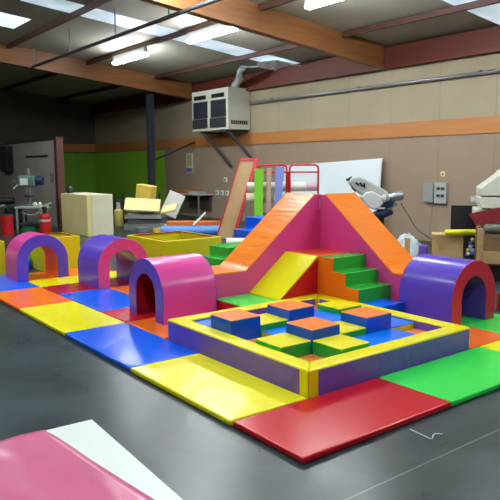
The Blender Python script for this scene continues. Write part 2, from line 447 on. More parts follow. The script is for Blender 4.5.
# ------------------------------------------------------------ tunnels
def arch_ring(w, h, wi, hi, n=24):
    """∩ outline: outer from left foot over to the right foot, then back along the inner arch; (p, z)"""
    R, r = w / 2, wi / 2
    out = [(-R, 0)] + [(-R * math.cos(PI * k / n), h - R + R * math.sin(PI * k / n)) for k in range(n + 1)] + [(R, 0)]
    inn = [(r, 0)] + [(r * math.cos(PI * k / n), hi - r + r * math.sin(PI * k / n)) for k in range(n + 1)] + [(-r, 0)]
    return out, inn
def ring_prism(out, inn, a, b):
    """ring between two open paths of equal length, extruded a..b along local y"""
    bl = B(); bm = bl.bm; n = len(out)
    V = {}
    for tag, path in (('o', out), ('i', inn[::-1])):
        for yk, y in (('a', a), ('b', b)):
            V[tag + yk] = [bm.verts.new((p, y, z)) for p, z in path]
    for k in range(n - 1):
        for f in ((V['oa'][k], V['oa'][k + 1], V['ob'][k + 1], V['ob'][k]), (V['ia'][k], V['ib'][k], V['ib'][k + 1], V['ia'][k + 1]),
                  (V['oa'][k], V['ia'][k], V['ia'][k + 1], V['oa'][k + 1]), (V['ob'][k], V['ob'][k + 1], V['ib'][k + 1], V['ib'][k])):
            bm.faces.new(f)
    for k in (0, n - 1):
        bm.faces.new((V['oa'][k], V['ob'][k], V['ib'][k], V['ia'][k]))
    return bl
def tunnel(cx, cy, L, rot, mout, mface, mlin, label, w=.70, h=.60, wi=.40, hi=.45):
    t = thing('foam_tunnel', label, 'foam tunnel', (cx, cy, MT + .001), rot, 'arched foam tunnels')
    M4 = t.matrix_basis = Matrix.Translation((cx, cy, MT + .001)) @ Matrix.Rotation(rot, 4, 'Z')
    def put(b): bmesh.ops.transform(b.bm, matrix=M4, verts=b.bm.verts); return b
    out, inn = arch_ring(w, h, wi, hi)
    part('arch_shell', put(ring_prism(out, inn, -L / 2 + .008, L / 2 - .008)), mout, t, smooth=True)
    part('front_face', put(ring_prism(out, inn, -L / 2, -L / 2 + .009)), mface, t, bev=.006)
    part('rear_face', put(ring_prism(out, inn, L / 2 - .009, L / 2)), mface, t, bev=.006)
    _, inn2 = arch_ring(w, h, wi - .004, hi - .002)
    part('lining', put(ring_prism([(p, z) for p, z in inn[::-1]], inn2, -L / 2 + .008, L / 2 - .008)), mlin, t, smooth=True)
    return t
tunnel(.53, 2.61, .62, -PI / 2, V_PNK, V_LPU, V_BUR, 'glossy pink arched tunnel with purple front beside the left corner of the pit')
tunnel(.86, 4.67, .64, 0, V_LPU, V_PKF, V_LPU, 'purple arched tunnel with pink front, second from the left')
tunnel(.225, 5.72, .50, 0, V_PNK, V_LPU, V_ORG, 'pink arched tunnel with purple front, farthest left, lined in orange')
tunnel(2.575, .78, .62, 0, V_LPU, V_CRF, V_LPU, 'purple arched tunnel with red-pink front at the right of the pit')

# ------------------------------------------------------------ slides, platform, ramp, steps
ST, SL = 1.222, .452
def slide(axis, label):
    """axis 'X': runs along X; axis 'Y': runs along Y"""
    c0, c1 = 2.322, 2.80
    lo = .862 if axis == 'X' else 1.10
    a0, k1, k2, top = lo, 1.258, 2.235, (2.36 if axis == 'X' else 2.3195)
    t = thing('foam_slide', label, 'foam slide', ((a0 + top) / 2, (c0 + c1) / 2, 0) if axis == 'X' else ((c0 + c1) / 2, (a0 + top) / 2, 0), 0, 'foam slides')
    e = .012
    prof = [(a0, .001), (top, .001), (top, ST - e), (k2, ST - e), (k1, SL - e), (a0, SL - e)]
    ax = 'Y' if axis == 'X' else 'X'
    part('body', B().prism(prof, c0, c1, ax), V_MAG, t, bev=.006)
    s = B()
    n = 14
    top_l = [(a0 + .002, SL)] + [(k1 + (k2 - k1) * k / n, SL + (ST - SL) * k / n) for k in range(n + 1)]
    low_l = [(p, z - .014) for p, z in top_l]
    s.prism(top_l + low_l[::-1], c0 + .002, c1 - .002, ax)
    part('sliding_surface', s, V_SLO if axis == 'X' else V_SLO2, t, smooth=True)
    return t
sx = slide('X', 'orange slide with pink sides running down to the left behind the yellow ramp')
slide('Y', 'orange slide with pink sides running down to the right behind the green steps')

part('strap', B().box(2.312, 2.3215, 2.3195, 2.3215, 1.05, 1.17), M_WHITE, sx, label='white strip added at the top corner')  # pale strip in place of the bright gap where the slides meet
t = thing('foam_platform', 'square orange-topped foam platform between the yellow ramp and the green steps', 'foam platform', (2.105, 2.105, 0))
part('body', B().box(1.824, 2.318, 1.824, 2.318, .001, .592), V_STO, t, bev=.008)
part('top', B().box(1.825, 2.317, 1.825, 2.317, .585, .604), mat('vinyl_red_orange', (238, 84, 36), .3, bump=.05, bscale=5), t, bev=.006)
solo('white_scuff', 'short pale thread lying curled on the floor right of the red mat', 'scuff', B().tube(arcpath([(.18, -.68, .004), (.16, -.85, .004), (.24, -.80, .004), (.27, -.84, .004)], .03), .003, 6), M_WHITE)  # pale scuff on the floor, shaped as a thin tube
t = thing('foam_ramp', 'yellow sloping ramp with red side leading up to the platform', 'foam ramp', (1.54, 2.1, 0))
part('body', B().prism([(1.30, .001), (1.822, .001), (1.822, .598), (1.30, .202)], 1.824, 2.316, 'Y'), V_RED, t, bev=.008)
part('ramp_surface', B().prism([(1.294, .200), (1.296, .216), (1.80, .606), (1.822, .606), (1.822, .594)], 1.8225, 2.318, 'Y'), V_YEL, t, bev=.004)
t = thing('foam_block', 'flat green foam slab at the foot of the yellow ramp', 'foam block', (1.08, 2.1, 0), 0, 'low foam slabs beside the pit')
part('sides', B().box(.862, 1.29, 1.824, 2.316, .001, .196), V_RED, t, bev=.008, label='red sides')
part('top', B().box(.863, 1.289, 1.825, 2.315, .188, .203), V_GRN, t, bev=.006)
t = thing('foam_block', 'flat blue foam slab at the foot of the green steps', 'foam block', (2.02, .96, 0), 0, 'low foam slabs beside the pit')
part('sides', B().box(1.826, 2.215, 1.0, 1.258, .045, .196), V_BLU, t, bev=.008)
part('top', B().box(1.827, 2.214, 1.001, 1.257, .188, .203), V_BLU, t, bev=.006)
t = thing('foam_steps', 'green foam steps with orange side leading down from the platform', 'foam steps', (2.105, 1.52, 0))
def stair_prof(e=0.0):
    return [(1.822, .001), (1.822, .604 - e), (1.62 + e, .604 - e), (1.62 + e, .468 - e), (1.442 + e, .468 - e), (1.442 + e, .332 - e), (1.264 + e, .332 - e), (1.264 + e, .001)]
part('treads', B().prism(stair_prof(), 1.836, 2.318, 'X'), V_SGR, t, bev=.008)
part('side_panel', B().prism(stair_prof(.001), 1.826, 1.837, 'X'), V_STO, t, label='orange side panel')

# ------------------------------------------------------------ more foam pieces behind
def open_box(x0, x1, y0, y1, h, label):
    t = thing('foam_play_box', label, 'open foam box', ((x0 + x1) / 2, (y0 + y1) / 2, 0), 0, 'open yellow foam boxes')
    w = .07
    for nm, a in (('side_wall', (x0, x0 + w, y0 + w, y1 - w)), ('side_wall', (x1 - w, x1, y0 + w, y1 - w)), ('end_wall', (x0, x1, y0, y0 + w - .002)), ('end_wall', (x0, x1, y1 - w + .002, y1))):
        part(nm, B().box(*a, .001, h), V_GYE, t, bev=.008)
    for a in ((x0 + w, x0 + w + .008, y0 + w, y1 - w), (x1 - w - .008, x1 - w, y0 + w, y1 - w), (x0 + w + .008, x1 - w - .008, y0 + w, y0 + w + .008), (x0 + w + .008, x1 - w - .008, y1 - w - .008, y1 - w)):
        part('inner_edging', B().box(*a, h - .015, h + .004), V_DRD, t, label='red edging')
    return t
open_box(1.94, 2.98, 5.22, 6.42, .44, 'large open yellow foam box with red edging behind the pink tunnels')
open_box(-1.0, -.02, 6.3, 7.2, .50, 'open yellow foam box at the far left edge, behind the farthest tunnel')
open_box(.52, 1.10, 6.3, 6.95, .50, 'open yellow foam box between the two left tunnels, in front of the cream foam')
solo('foam_slab', 'flat blue foam slab seen through the arch of the farthest left tunnel', 'foam slab', B().box(.0, .5, 6.75, 7.3, .001, .11), V_BLU, bev=.01)
solo('foam_slab', 'flat green foam slab on the blue one, seen through the farthest left arch', 'foam slab', B().box(.02, .49, 6.77, 7.28, .113, .22), V_GRN, bev=.01)

t = thing('foam_steps', 'green foam steps standing behind the left slide, by the yellow box', 'foam steps', (2.5, 4.2, 0))
part('treads', B().prism([(2.07, .001), (2.07, .31), (2.19, .31), (2.19, .45), (2.75, .45), (2.75, .001)], 3.95, 4.4, 'Y'), V_SGR, t, bev=.01)
t = thing('foam_steps', 'dark blue foam steps standing behind the left slide, below the leaning board', 'foam steps', (3.75, 5.3, 0))
part('treads', B().prism([(3.42, .001), (3.42, .51), (3.66, .51), (3.66, .70), (4.3, .70), (4.3, .001)], 4.95, 5.5, 'Y'), V_DBL, t, bev=.01)
solo('foam_roll', 'white foam roll lying between the yellow box and the blue steps', 'foam roll', B().tube([(2.86, 4.92, .3705), (3.13, 4.71, .3705)], .08, 16), M_FOAMW, smooth=True)
solo('foam_slab', 'low dark blue foam slab under the white roll', 'foam slab', B().box(2.82, 3.25, 4.62, 5.0, .001, .29), V_DBL, bev=.01)
solo('foam_block', 'red foam block at the right edge, beyond the right-hand tunnel', 'foam block', B().box(3.42, 4.0, .15, .75, .001, .19), V_RED, bev=.012)

# ------------------------------------------------------------ white work table in the front with a pink vinyl sheet
t = thing('work_table', 'white table corner in the foreground at lower left', 'table', (-1.947, -1.082, 0))
part('tabletop', B().box(-2.95, -1.947, -2.35, -1.082, .708, .74), M_WHITE, t, bev=.003)
for x in (-2.90, -2.0):
    for y in (-2.30, -1.13):
        part('leg', B().box(x - .02, x + .02, y - .02, y + .02, .001, .707), M_GREY, t)
t.rotation_euler.z = -.052
sb = B(); bm = sb.bm
N = 44
far_l, far_r, near_r, near_l = Vector((-2.9, -1.12)), Vector((-2.103, -1.083)), Vector((-2.02, -1.80)), Vector((-2.9, -2.3))
grid = []
for i in range(N + 1):
    row = []
    for j in range(N + 1):
        u, v = i / N, j / N
        p = (far_l * (1 - u) + far_r * u) * (1 - v) + (near_l * (1 - u) + near_r * u) * v
        z = .7425 + .022 * max(0, noise.noise((p.x * 5 + p.y * 2.5, p.y * 1.6, 3))) + .004 * max(0, noise.noise((p.x * 12, p.y * 9, 1)))
        row.append(bm.verts.new((p.x, p.y, z)))
    grid.append(row)
for i in range(N):
    for j in range(N):
        bm.faces.new((grid[i][j], grid[i + 1][j], grid[i + 1][j + 1], grid[i][j + 1]))
ps = solo('vinyl_sheet', 'wrinkled pink vinyl sheet spread on the white table', 'vinyl sheet', sb, M_PINKSHEET, smooth=True)
md = ps.modifiers.new('thick', 'SOLIDIFY'); md.thickness = .0015; md.offset = 1

# ------------------------------------------------------------ wall heater
t = thing('heater', 'big cream wall heater with dark grilles on a bracket high on the right wall', 'heater', (7.62, 11.83, 2.5))
hx0, hx1, hy0, hy1, hz0, hz1 = 7.25, 7.99, 10.96, 12.72, 2.50, 3.60
part('casing', B().box(hx0, hx1, hy0, hy1, hz0, hz1), M_CASE, t, bev=.02)
for a, b_ in ((hy0 + .09, hy0 + .80), (hy1 - .80, hy1 - .09)):
    part('air_slot', B().box(hx0 - .006, hx0 + .01, a + .08, b_ - .04, hz1 - .24, hz1 - .13), M_BLACK, t)
    g = B().box(hx0 - .004, hx0 + .01, a, b_, hz0 + .34, hz0 + .80)
    for k in range(9): g.box(hx0 - .018, hx0 - .004, a, b_, hz0 + .355 + k * .05, hz0 + .375 + k * .05)
    part('grille', g, M_DSTEEL, t)
    part('flap', B().box(hx0 - .05, hx0 - .002, a, b_, hz0 + .08, hz0 + .33), M_DGREY, t, bev=.015)
g = B()
for k in range(8): g.box(hx0 + .10 + k * .07, hx0 + .155 + k * .07, hy0 - .004, hy0 + .01, hz0 + .14, hz0 + .24)
part('side_vent', g, M_DGREY, t)
for y in (hy0 + .12, hy1 - .42):
    part('brace', B().tube([(hx0 + .1, y, hz0 - .04), (7.97, y - .5, 1.50)], .042, 8).tube([(hx0 + .02, y, hz0 - .035), (7.98, y, hz0 - .035)], .03, 8), M_DGREY, t)
t = thing('flexible_duct', 'silvery ragged duct rising from the heater to the roof', 'duct', (7.55, 11.1, 3.6))
dp = [(7.60, 11.10, 3.606), (7.60, 11.10, 3.66), (7.54, 10.90, 3.74), (7.36, 10.60, 3.80), (7.2, 10.34, 3.88), (7.06, 10.06, 3.96)]
part('duct', B().tube([(x + (.02 * math.sin(9 * k) if k > 1 else 0), y, z) for k, (x, y, z) in enumerate(dp)], [.10, .11, .085, .10, .07, .08], 12), M_PLASTIC, t, smooth=True)
part('strut', B().tube([(7.04, 10.02, 3.97), (7.22, 9.72, 3.95)], .022, 8), M_LGREY, t)
ib = B(); bm = ib.bm; grid = []
for i in range(13):
    row = []
    for j in range(9):
        x, y = 7.14 + .66 * j / 8, 8.72 + .95 * i / 12
        e = abs(i / 6 - 1) ** 3 * .05
        row.append(bm.verts.new((x + .05 * noise.noise((x * 4, y * 4, 0)), y + .06 * noise.noise((x * 5, y * 5, 4)), 3.955 + .103 * (8 - x) - .028 - e + .012 * noise.noise((x * 9, y * 9, 1)))))
    grid.append(row)
for i in range(12):
    for j in range(8):
        if (i * 7 + j * 5) % 11 != 0 or 2 < i < 9: bm.faces.new((grid[i][j], grid[i + 1][j], grid[i + 1][j + 1], grid[i][j + 1]))
ti = solo('torn_insulation', 'torn pale insulation sheet hanging at the end of the skylight strip', 'insulation', ib, mat('insulation', (222, 228, 230), .6))
md = ti.modifiers.new('thick', 'SOLIDIFY'); md.thickness = .012; md.offset = -1

# ------------------------------------------------------------ things on the right wall
t = thing('electrical_cabinet', 'grey fuse box with its door open on the right wall', 'fuse box', (7.95, 4.85, .77))
part('box', B().box(7.92, 7.998, 4.62, 4.90, .78, 1.19), M_LGREY, t, bev=.006)
part('door', B().box(7.90, 7.918, 4.91, 5.15, .80, 1.18), mat('dull_grey', (150, 156, 150), .5), t, bev=.004)
g = B()
for z in (1.04, .90):
    for y in (4.66, 4.76): g.box(7.912, 7.922, y, y + .08, z, z + .06)
part('breaker_window', g, M_DGREY, t)
part('cable', B().tube(arcpath([(7.96, 4.95, .78), (7.96, 5.0, .45), (7.96, 5.02, .05)], .1), .006, 6), M_GREY, t)  # thin grey line stands in for a faint shadow below the fuse box
t = thing('warning_sign', 'small yellow warning sign above the fuse box', 'sign', (7.99, 4.76, 1.36))
part('plate', B().box(7.988, 7.998, 4.71, 4.81, 1.31, 1.41), mat('sign_yellow', (236, 208, 150), .5), t)
part('symbol', B().poly([(7.986, 4.735, 1.335), (7.986, 4.785, 1.335), (7.986, 4.76, 1.385)], [(0, 1, 2)]), M_BLACK, t)
t = thing('light_switch', 'small white wall switch right of the fuse box', 'switch', (7.98, 4.05, .89))
part('plate', B().box(7.97, 7.998, 3.99, 4.11, .83, .95), M_LGREY, t, bev=.006)
part('rocker', B().box(7.962, 7.972, 4.02, 4.08, .86, .92), M_CASE, t, bev=.003)
t = thing('paper_notice', 'tall paper notice with blue foot pinned to the right wall left of the heater', 'notice', (7.99, 14.05, 1.3))
part('sheet', B().box(7.99, 7.998, 13.87, 14.27, 1.34, 1.94), mat('paper', (214, 216, 196), .7), t)
part('picture', B().box(7.985, 7.991, 13.93, 14.21, 1.55, 1.88), mat('paper_yellow', (186, 186, 120), .7), t)
part('blue_strip', B().box(7.985, 7.991, 13.89, 14.25, 1.36, 1.48), mat('paper_blue', (70, 120, 176), .7), t)
def socket(y, z, label):
    t = thing('power_socket', label, 'socket', (7.98, y, z), 0, 'white wall sockets')
    part('plate', B().box(7.965, 7.998, y - .07, y + .07, z - .07, z + .07), M_WHITE, t, bev=.006)
    part('outlet', B().tube([(7.958, y, z), (7.966, y, z)], .035, 12), M_GREY, t)
    return t
socket(12.13, 1.14, 'white socket highest on the wall, just left of the leaning board')
socket(12.55, .76, 'leftmost of the three white sockets low on the wall left of the leaning board')
socket(12.3, .76, 'middle one of the three white sockets low on the wall left of the leaning board')
socket(12.05, .76, 'rightmost of the three white sockets low on the wall left of the leaning board')
# shelf table by the wall with an orange thing on it
t = thing('side_table', 'narrow white-topped table with dark back against the wall, behind the orange beam', 'table', (7.72, 13.35, 0))
part('tabletop', B().box(7.45, 7.99, 12.75, 14.25, .68, .72), M_LGREY, t)
for y in (12.8, 14.2): part('leg', B().box(7.46, 7.5, y - .02, y + .02, .001, .679), M_GREY, t)
part('back_panel', B().box(7.9, 7.95, 12.85, 14.0, .25, .679), mat('brown_panel', (84, 70, 58), .6), t)
solo('cushion', 'orange cushion lying on the narrow wall table', 'cushion', B().box(7.5, 7.9, 13.45, 14.1, .722, .82), mat('dull_orange', (186, 112, 54), .6), bev=.04)
solo('paper_stack', 'grey stack of papers on the narrow wall table', 'papers', B().box(7.5, 7.85, 12.95, 13.35, .722, .79, RZ(.2)), M_LGREY, bev=.01)

# the big white board leaning on the wall, slightly askew
t = thing('white_board', 'large white board leaning against the right wall behind the slides', 'board', (7.7, 7.7, 0))
rot = RX(-.047)
bb = B().box(7.68, 7.71, 6.16, 9.32, .001, 1.66)
bmesh.ops.rotate(bb.bm, verts=bb.bm.verts, cent=(7.7, 6.16, 0), matrix=RX(-.047))
bmesh.ops.rotate(bb.bm, verts=bb.bm.verts, cent=(7.7, 6.16, 0), matrix=RY(.14))
mz = min(v.co.z for v in bb.bm.verts); bmesh.ops.translate(bb.bm, verts=bb.bm.verts, vec=(-.02, 0, .04))
part('panel', bb, mat('board_white', (236, 248, 250), .4), t)
part('foot_rail', B().box(7.62, 7.70, 6.3, 9.1, .001, .045), M_GREY, t)

# ------------------------------------------------------------ leaning board, gym trolley, foam posts
t = thing('leaning_board', 'tall tan-carpeted board with red frame leaning back beside the gym trolley', 'board', (5.0, 7.9, 0))
p0, p1 = Vector((4.86, 8.10, .02)), Vector((5.16, 7.80, .02))
q0, q1 = Vector((5.42, 7.98, 1.69)), Vector((5.70, 7.70, 1.69))
def slab(b, a, bb_, c, d, th):
    nrm = (bb_ - a).cross(d - a).normalized() * th
    b.poly([a, bb_, c, d, a + nrm, bb_ + nrm, c + nrm, d + nrm], [(0, 1, 2, 3), (7, 6, 5, 4), (0, 4, 5, 1), (1, 5, 6, 2), (2, 6, 7, 3), (3, 7, 4, 0)])
    return b
def lerp2(u, v): return (p0 * (1 - u) + p1 * u) * (1 - v) + (q0 * (1 - u) + q1 * u) * v
part('carpet', slab(B(), lerp2(.06, .0), lerp2(.80, 0), lerp2(.80, .97), lerp2(.06, .97), .03), M_CARPET, t)
fr = B()
for u0, u1, v0, v1 in ((0, .06, 0, 1), (.80, 1, 0, 1), (.06, .80, .97, 1)): slab(fr, lerp2(u0, v0), lerp2(u1, v0), lerp2(u1, v1), lerp2(u0, v1), .05)
n2 = (p1 - p0).cross(q0 - p0).normalized()
fr2 = slab(B(), lerp2(.92, 0) + n2 * .05, lerp2(1, 0) + n2 * .05, lerp2(1, 1) + n2 * .05, lerp2(.92, 1) + n2 * .05, .10)
part('frame', fr, M_REDF, t)
part('side_rail', fr2, M_REDF, t)

t = thing('gym_trolley', 'red tubular trolley with two hoops standing behind the left slide', 'trolley', (5.5, 6.65, 0))
ax = Vector((.795, -.607, 0)); ay = Vector((.607, .795, 0)); o0 = Vector((5.06, 6.98, 0))
def tp(a, b_, z): return o0 + ax * a + ay * b_ + Vector((0, 0, z))
for a0, a1 in ((.0, .60), (.66, 1.22)):
    part('hoop', B().tube(arcpath([tp(a0, 0, .12), tp(a0, 0, 1.55), tp(a1, 0, 1.55), tp(a1, 0, .12)], .08), .02, 8), M_REDM, t, smooth=True)
for z in (1.41, .6): part('rail', B().tube([tp(0, 0, z), tp(1.22, 0, z)], .017, 8), M_REDM, t)
for b_ in (0, .4): part('base_rail', B().tube([tp(0, b_, .14), tp(1.22, b_, .14)], .025, 8), M_REDM, t)
part('base_rail', B().tube([tp(0, 0, .14), tp(0, .4, .14)], .025, 8).tube([tp(1.22, 0, .14), tp(1.22, .4, .14)], .025, 8), M_REDM, t)
for a in (.05, 1.17):
    for b_ in (.02, .38):
        part('wheel', B().tube([tp(a, b_ - .015, .061), tp(a, b_ + .015, .061)], .06, 14), M_BLACK, t)
part('support_arm', B().tube([tp(.63, 0, .78), tp(.63, .4, .78)], .018, 8).tube([tp(.63, .02, .14), tp(.63, .02, 1.4)], .018, 8), M_REDM, t)
def roll(z, b_, a0, a1, rr, m, label, cap):
    t2 = thing('foam_roll', label, 'foam roll', tp((a0 + a1) / 2, b_, z - rr), 0, 'foam rolls on the gym trolley')
    part('roll', B().tube([tp(a0, b_, z), tp(a1, b_, z)], rr, 18), m, t2, bev=.02)
    part('strap', B().tube([tp(a0 + .78, b_, z), tp(a0 + .86, b_, z)], rr + .004, 18), M_DGREY, t2)
    part('end_cap', B().tube([tp(a1, b_, z), tp(a1 + .22, b_, z)], rr * .96, 18), cap, t2, bev=.02)
roll(1.12, .20, -.18, 1.0, .095, M_FOAMW, 'upper white foam roll with pinkish end across the red trolley', mat('pale_pink', (206, 178, 188), .6))
roll(.90, .20, -.2, .95, .10, M_CREAM2, 'lower cream foam roll across the red trolley, under the white one', M_FOAMW)

def post(x, y, z0, z1, w, th, m, label, lean=0):
    b = B().box(x - w / 2, x + w / 2, y - th / 2, y + th / 2, z0, z1)
    bmesh.ops.rotate(b.bm, verts=b.bm.verts, cent=(x, y, z0), matrix=RZ(-.65))
    for v in b.bm.verts:
        if v.co.z > z0 + .3: v.co += Vector((lean * .795, -lean * .607, 0))
    return solo('foam_post', label, 'foam post', b, m, bev=.01, group='upright foam posts by the gym trolley')
post(5.03, 6.90, .001, 1.48, .17, .10, mat('lime_foam', (124, 206, 40), .5), 'upright lime green foam post beside the leaning board', .03)
post(5.186, 6.768, .001, 1.49, .09, .10, mat('tan_foam', (186, 156, 128), .6), 'upright thin tan foam post right of the lime green one', .02)
post(5.22, 6.55, .001, 1.52, .15, .08, mat('lavender_foam', (132, 146, 214), .5), 'upright lavender blue foam post in front of the red trolley', .06)

# low rolls and the stick on the floor
solo('foam_roll', 'long light blue foam roll lying on the floor behind the yellow box', 'foam roll', B().tube([(4.30, 9.45, .111), (5.55, 8.62, .111)], .11, 18), mat('sky_blue_foam', (92, 146, 226), .5), bev=.02)
solo('foam_beam', 'long orange foam beam lying on the floor against the blue roll', 'foam beam', B().box(4.78, 6.05, 9.72, 9.96, .001, .25, RZ(-.64)), mat('beam_orange', (226, 116, 44), .5), bev=.02)
solo('white_stick', 'short white pole leaning on the light blue roll', 'pole', B().tube([(4.86, 9.0, .235), (5.18, 8.98, .50)], .025, 10), M_FOAMW)

# ------------------------------------------------------------ cream foam blocks and the heap of foam offcuts
rz = RZ(-.48)
def rbox(name, label, cx, cy, z0, sx, sy, sz, ang, m, tilt=(0, 0), bev=.01, group=None, cat='foam piece'):
    b = B().box(cx - sx / 2, cx + sx / 2, cy - sy / 2, cy + sy / 2, z0, z0 + sz)
    R3 = RZ(ang) @ RX(tilt[0]) @ RY(tilt[1])
    bmesh.ops.rotate(b.bm, verts=b.bm.verts, cent=(cx, cy, z0), matrix=R3)
    return solo(name, label, cat, b, m, bev=bev, group=group)
t = thing('foam_block', 'big cream foam block standing on the floor beside the green wall', 'foam block', (3.28, 11.1, 0))
part('left_slab', B().box(2.98, 3.09, 10.37, 11.87, .001, .92), M_CREAM, t, bev=.01, label='cream slab facing left')
part('right_slab', B().box(3.093, 3.60, 10.37, 11.87, .001, .92), M_CREAM2, t, bev=.01, label='paler slab on the right')
t = thing('bottle', 'dark bottle standing on the left end of the cream foam block', 'bottle', (3.1, 11.6, .922))
part('body', B().lathe([(.07, 0), (.075, .02), (.075, .12), (.03, .17), (.028, .19)], (3.1, 11.6, .922), 14), M_DGREY, t, smooth=True)
part('cap', B().lathe([(.034, .191), (.034, .23)], (3.1, 11.6, .922), 12), M_BLACK, t)

G = 'foam offcuts in the heap by the green wall'
rbox('foam_offcut', 'grey foam slab at the bottom of the foam heap', 4.80, 11.0, .001, 1.05, .7, .16, -.62, M_FOAMG, group=G)
rbox('foam_offcut', 'darker foam slab lying on the bottom slab of the foam heap', 4.84, 11.02, .165, .95, .62, .12, -.55, mat('foam_slate', (92, 98, 98), .8), group=G)
rbox('foam_offcut', 'pale grey foam sheet third from the bottom of the heap', 4.74, 10.98, .29, .9, .6, .09, -.7, mat('foam_pale_grey', (168, 174, 168), .8), group=G)
rbox('foam_offcut', 'large sloping cream foam sheet on the front of the heap', 4.57, 10.79, .60, .84, .44, .05, -.62, M_CREAM, tilt=(.66, .08), group=G)
rbox('foam_offcut', 'smaller cream foam sheet right of the sloping one', 5.12, 10.46, .50, .40, .3, .05, -.75, M_CREAM, tilt=(.5, -.25), group=G)
rbox('foam_offcut', 'dark foam strip under the yellow foam cube', 4.88, 11.16, .385, .7, .3, .32, -.6, M_FOAMG, group=G)
rbox('foam_offcut', 'yellow foam cube on top of the foam heap', 4.80, 11.06, .745, .40, .32, .34, -.95, M_FOAMY, tilt=(.03, .16), group=G)
rbox('foam_offcut', 'white foam sheet standing tilted behind the yellow cube', 5.42, 11.06, .30, .42, .07, .62, -.65, M_FOAMW, tilt=(-.2, .42), group=G)
rbox('foam_offcut', 'crumpled white foam scrap low in front of the heap', 5.05, 10.28, .001, .3, .22, .16, -.3, M_FOAMW, group=G)
rbox('foam_offcut', 'small yellow foam scrap at the end of the blue roll', 4.62, 10.18, .001, .2, .12, .1, .3, M_FOAMY, group=G)
rbox('foam_offcut', 'grey crumpled scrap left of the small yellow scrap', 4.32, 10.4, .001, .3, .2, .13, .2, M_FOAMG, group=G)

# shelving behind the cream block, with a barrel
t = thing('storage_rack', 'low dark storage rack in the shade below the green wall', 'rack', (5.6, 13.0, 0))
for z in (.05, .36, .68): part('shelf', B().box(5.05, 6.15, 12.75, 13.25, z, z + .03), M_DGREY, t)
for x in (5.03, 6.15):
    for y in (12.73, 13.24): part('upright', B().box(x - .018, x + .018, y, y + .03, .001, .80), M_BLACK, t)
t = thing('barrel', 'brown barrel standing in front of the dark rack', 'barrel', (5.0, 12.3, 0))
part('body', B().lathe([(.14, .001), (.16, .15), (.165, .25), (.15, .42)], (5.0, 12.3, 0), 18), mat('barrel_brown', (96, 72, 44), .6), t, smooth=True)
part('lid', B().lathe([(.155, .421), (.155, .45)], (5.0, 12.3, 0), 18), M_BLACK, t)
t = thing('canister', 'yellowish canister beside the cream foam block', 'canister', (4.62, 12.2, 0))
part('body', B().lathe([(.11, .001), (.12, .03), (.12, .40), (.05, .46)], (4.62, 12.2, 0), 16), mat('dull_yellow', (186, 176, 92), .5), t, smooth=True)
part('neck', B().lathe([(.05, .461), (.05, .62)], (4.62, 12.2, 0), 12), M_LGREY, t)

# ------------------------------------------------------------ left workshop corner
struct('wall_partition', B().box(3.25, 3.33, 12.78, 18.6, .001, 2.20), wall_material('partition_grey', (172, 166, 154), 1.2, 'Y'))
struct('trim_90', B().box(3.20, 3.38, 12.60, 12.775, .001, 2.27), mat('brown_post', (92, 52, 40), .6), bev=.008)
struct('trim_91', B().box(3.235, 3.345, 12.78, 18.6, 2.203, 2.25), M_DGREY)
solo('mounted_bar', 'dark bar fixed along the grey partition above the drill press', 'bar', B().box(3.225, 3.2495, 13.35, 15.0, 1.80, 1.84), M_DGREY)
t = thing('hook_rack', 'small grey hook with hanging cable near the end of the partition', 'hook', (3.22, 13.1, 1.4))
part('plate', B().box(3.23, 3.2495, 13.02, 13.14, 1.38, 1.46), M_LGREY, t)
part('cable_loop', B().tube(arcpath([(3.225, 13.10, 1.42), (3.215, 13.12, 1.15), (3.215, 12.98, 1.15), (3.225, 12.98, 1.36)], .06), .012, 6), M_GREY, t)
t = thing('tool_cabinet', 'tall narrow black cabinet hanging at the left end of the partition', 'cabinet', (3.16, 16.5, 1.35))
part('body', B().box(3.09, 3.2495, 16.15, 16.85, 1.40, 2.15), M_BLACK, t, bev=.01)
part('door', B().box(3.07, 3.088, 16.17, 16.83, 1.42, 2.13), M_DGREY, t)
t = thing('work_bench', 'small pale-topped steel bench under the drill press', 'bench', (2.35, 12.1, 0))
ux = Vector((.79, -.61, 0)); uy = Vector((.61, .79, 0)); bo = Vector((1.98, 12.12, 0))
def wp(a, b_, z): return bo + ux * a + uy * b_ + Vector((0, 0, z))
def obox(b, a0, a1, b0, b1, z0, z1):
    vs = [wp(a, q, z) for a in (a0, a1) for q in (b0, b1) for z in (z0, z1)]
    return b.poly(vs, [(0, 1, 3, 2), (4, 6, 7, 5), (0, 4, 5, 1), (2, 3, 7, 6), (0, 2, 6, 4), (1, 5, 7, 3)])
part('tabletop', obox(B(), -.02, .62, -.02, .5, .585, .625), mat('bench_top', (170, 184, 168), .5), t)
for a in (0, .56):
    for b_ in (0, .44): part('leg', obox(B(), a, a + .04, b_, b_ + .04, .001, .584), mat('bench_leg', (142, 160, 142), .5), t)
part('shelf', obox(B(), .04, .56, .0, .46, .2, .22), M_DGREY, t)
t = thing('drill_press', 'grey-green bench drill press on a column, standing on the small bench', 'drill press', tuple(wp(.22, .25, .626)))
cx, cy = wp(.24, .28, 0).x, wp(.24, .28, 0).y
part('base', B().lathe([(.14, .627), (.14, .66), (.06, .68)], (cx, cy, 0), 16), M_GREENMACH, t, smooth=True)
part('column', B().tube([(cx, cy, .67), (cx, cy, 1.50)], .035, 12), M_STEEL, t, smooth=True)
part('work_table', B().lathe([(.11, .84), (.12, .86), (.12, .88)], (cx - .03, cy - .1, 0), 16), M_DSTEEL, t)
part('head', obox(B(), .02, .42, .12, .42, 1.08, 1.34), M_GREENMACH, t, bev=.05)
part('front_plate', obox(B(), .10, .28, .10, .12, 1.12, 1.28), M_FOAMW, t)
part('motor', B().tube([wp(.40, .28, 1.22), wp(.58, .28, 1.22)], .11, 16), M_BLUEMACH, t, bev=.02)
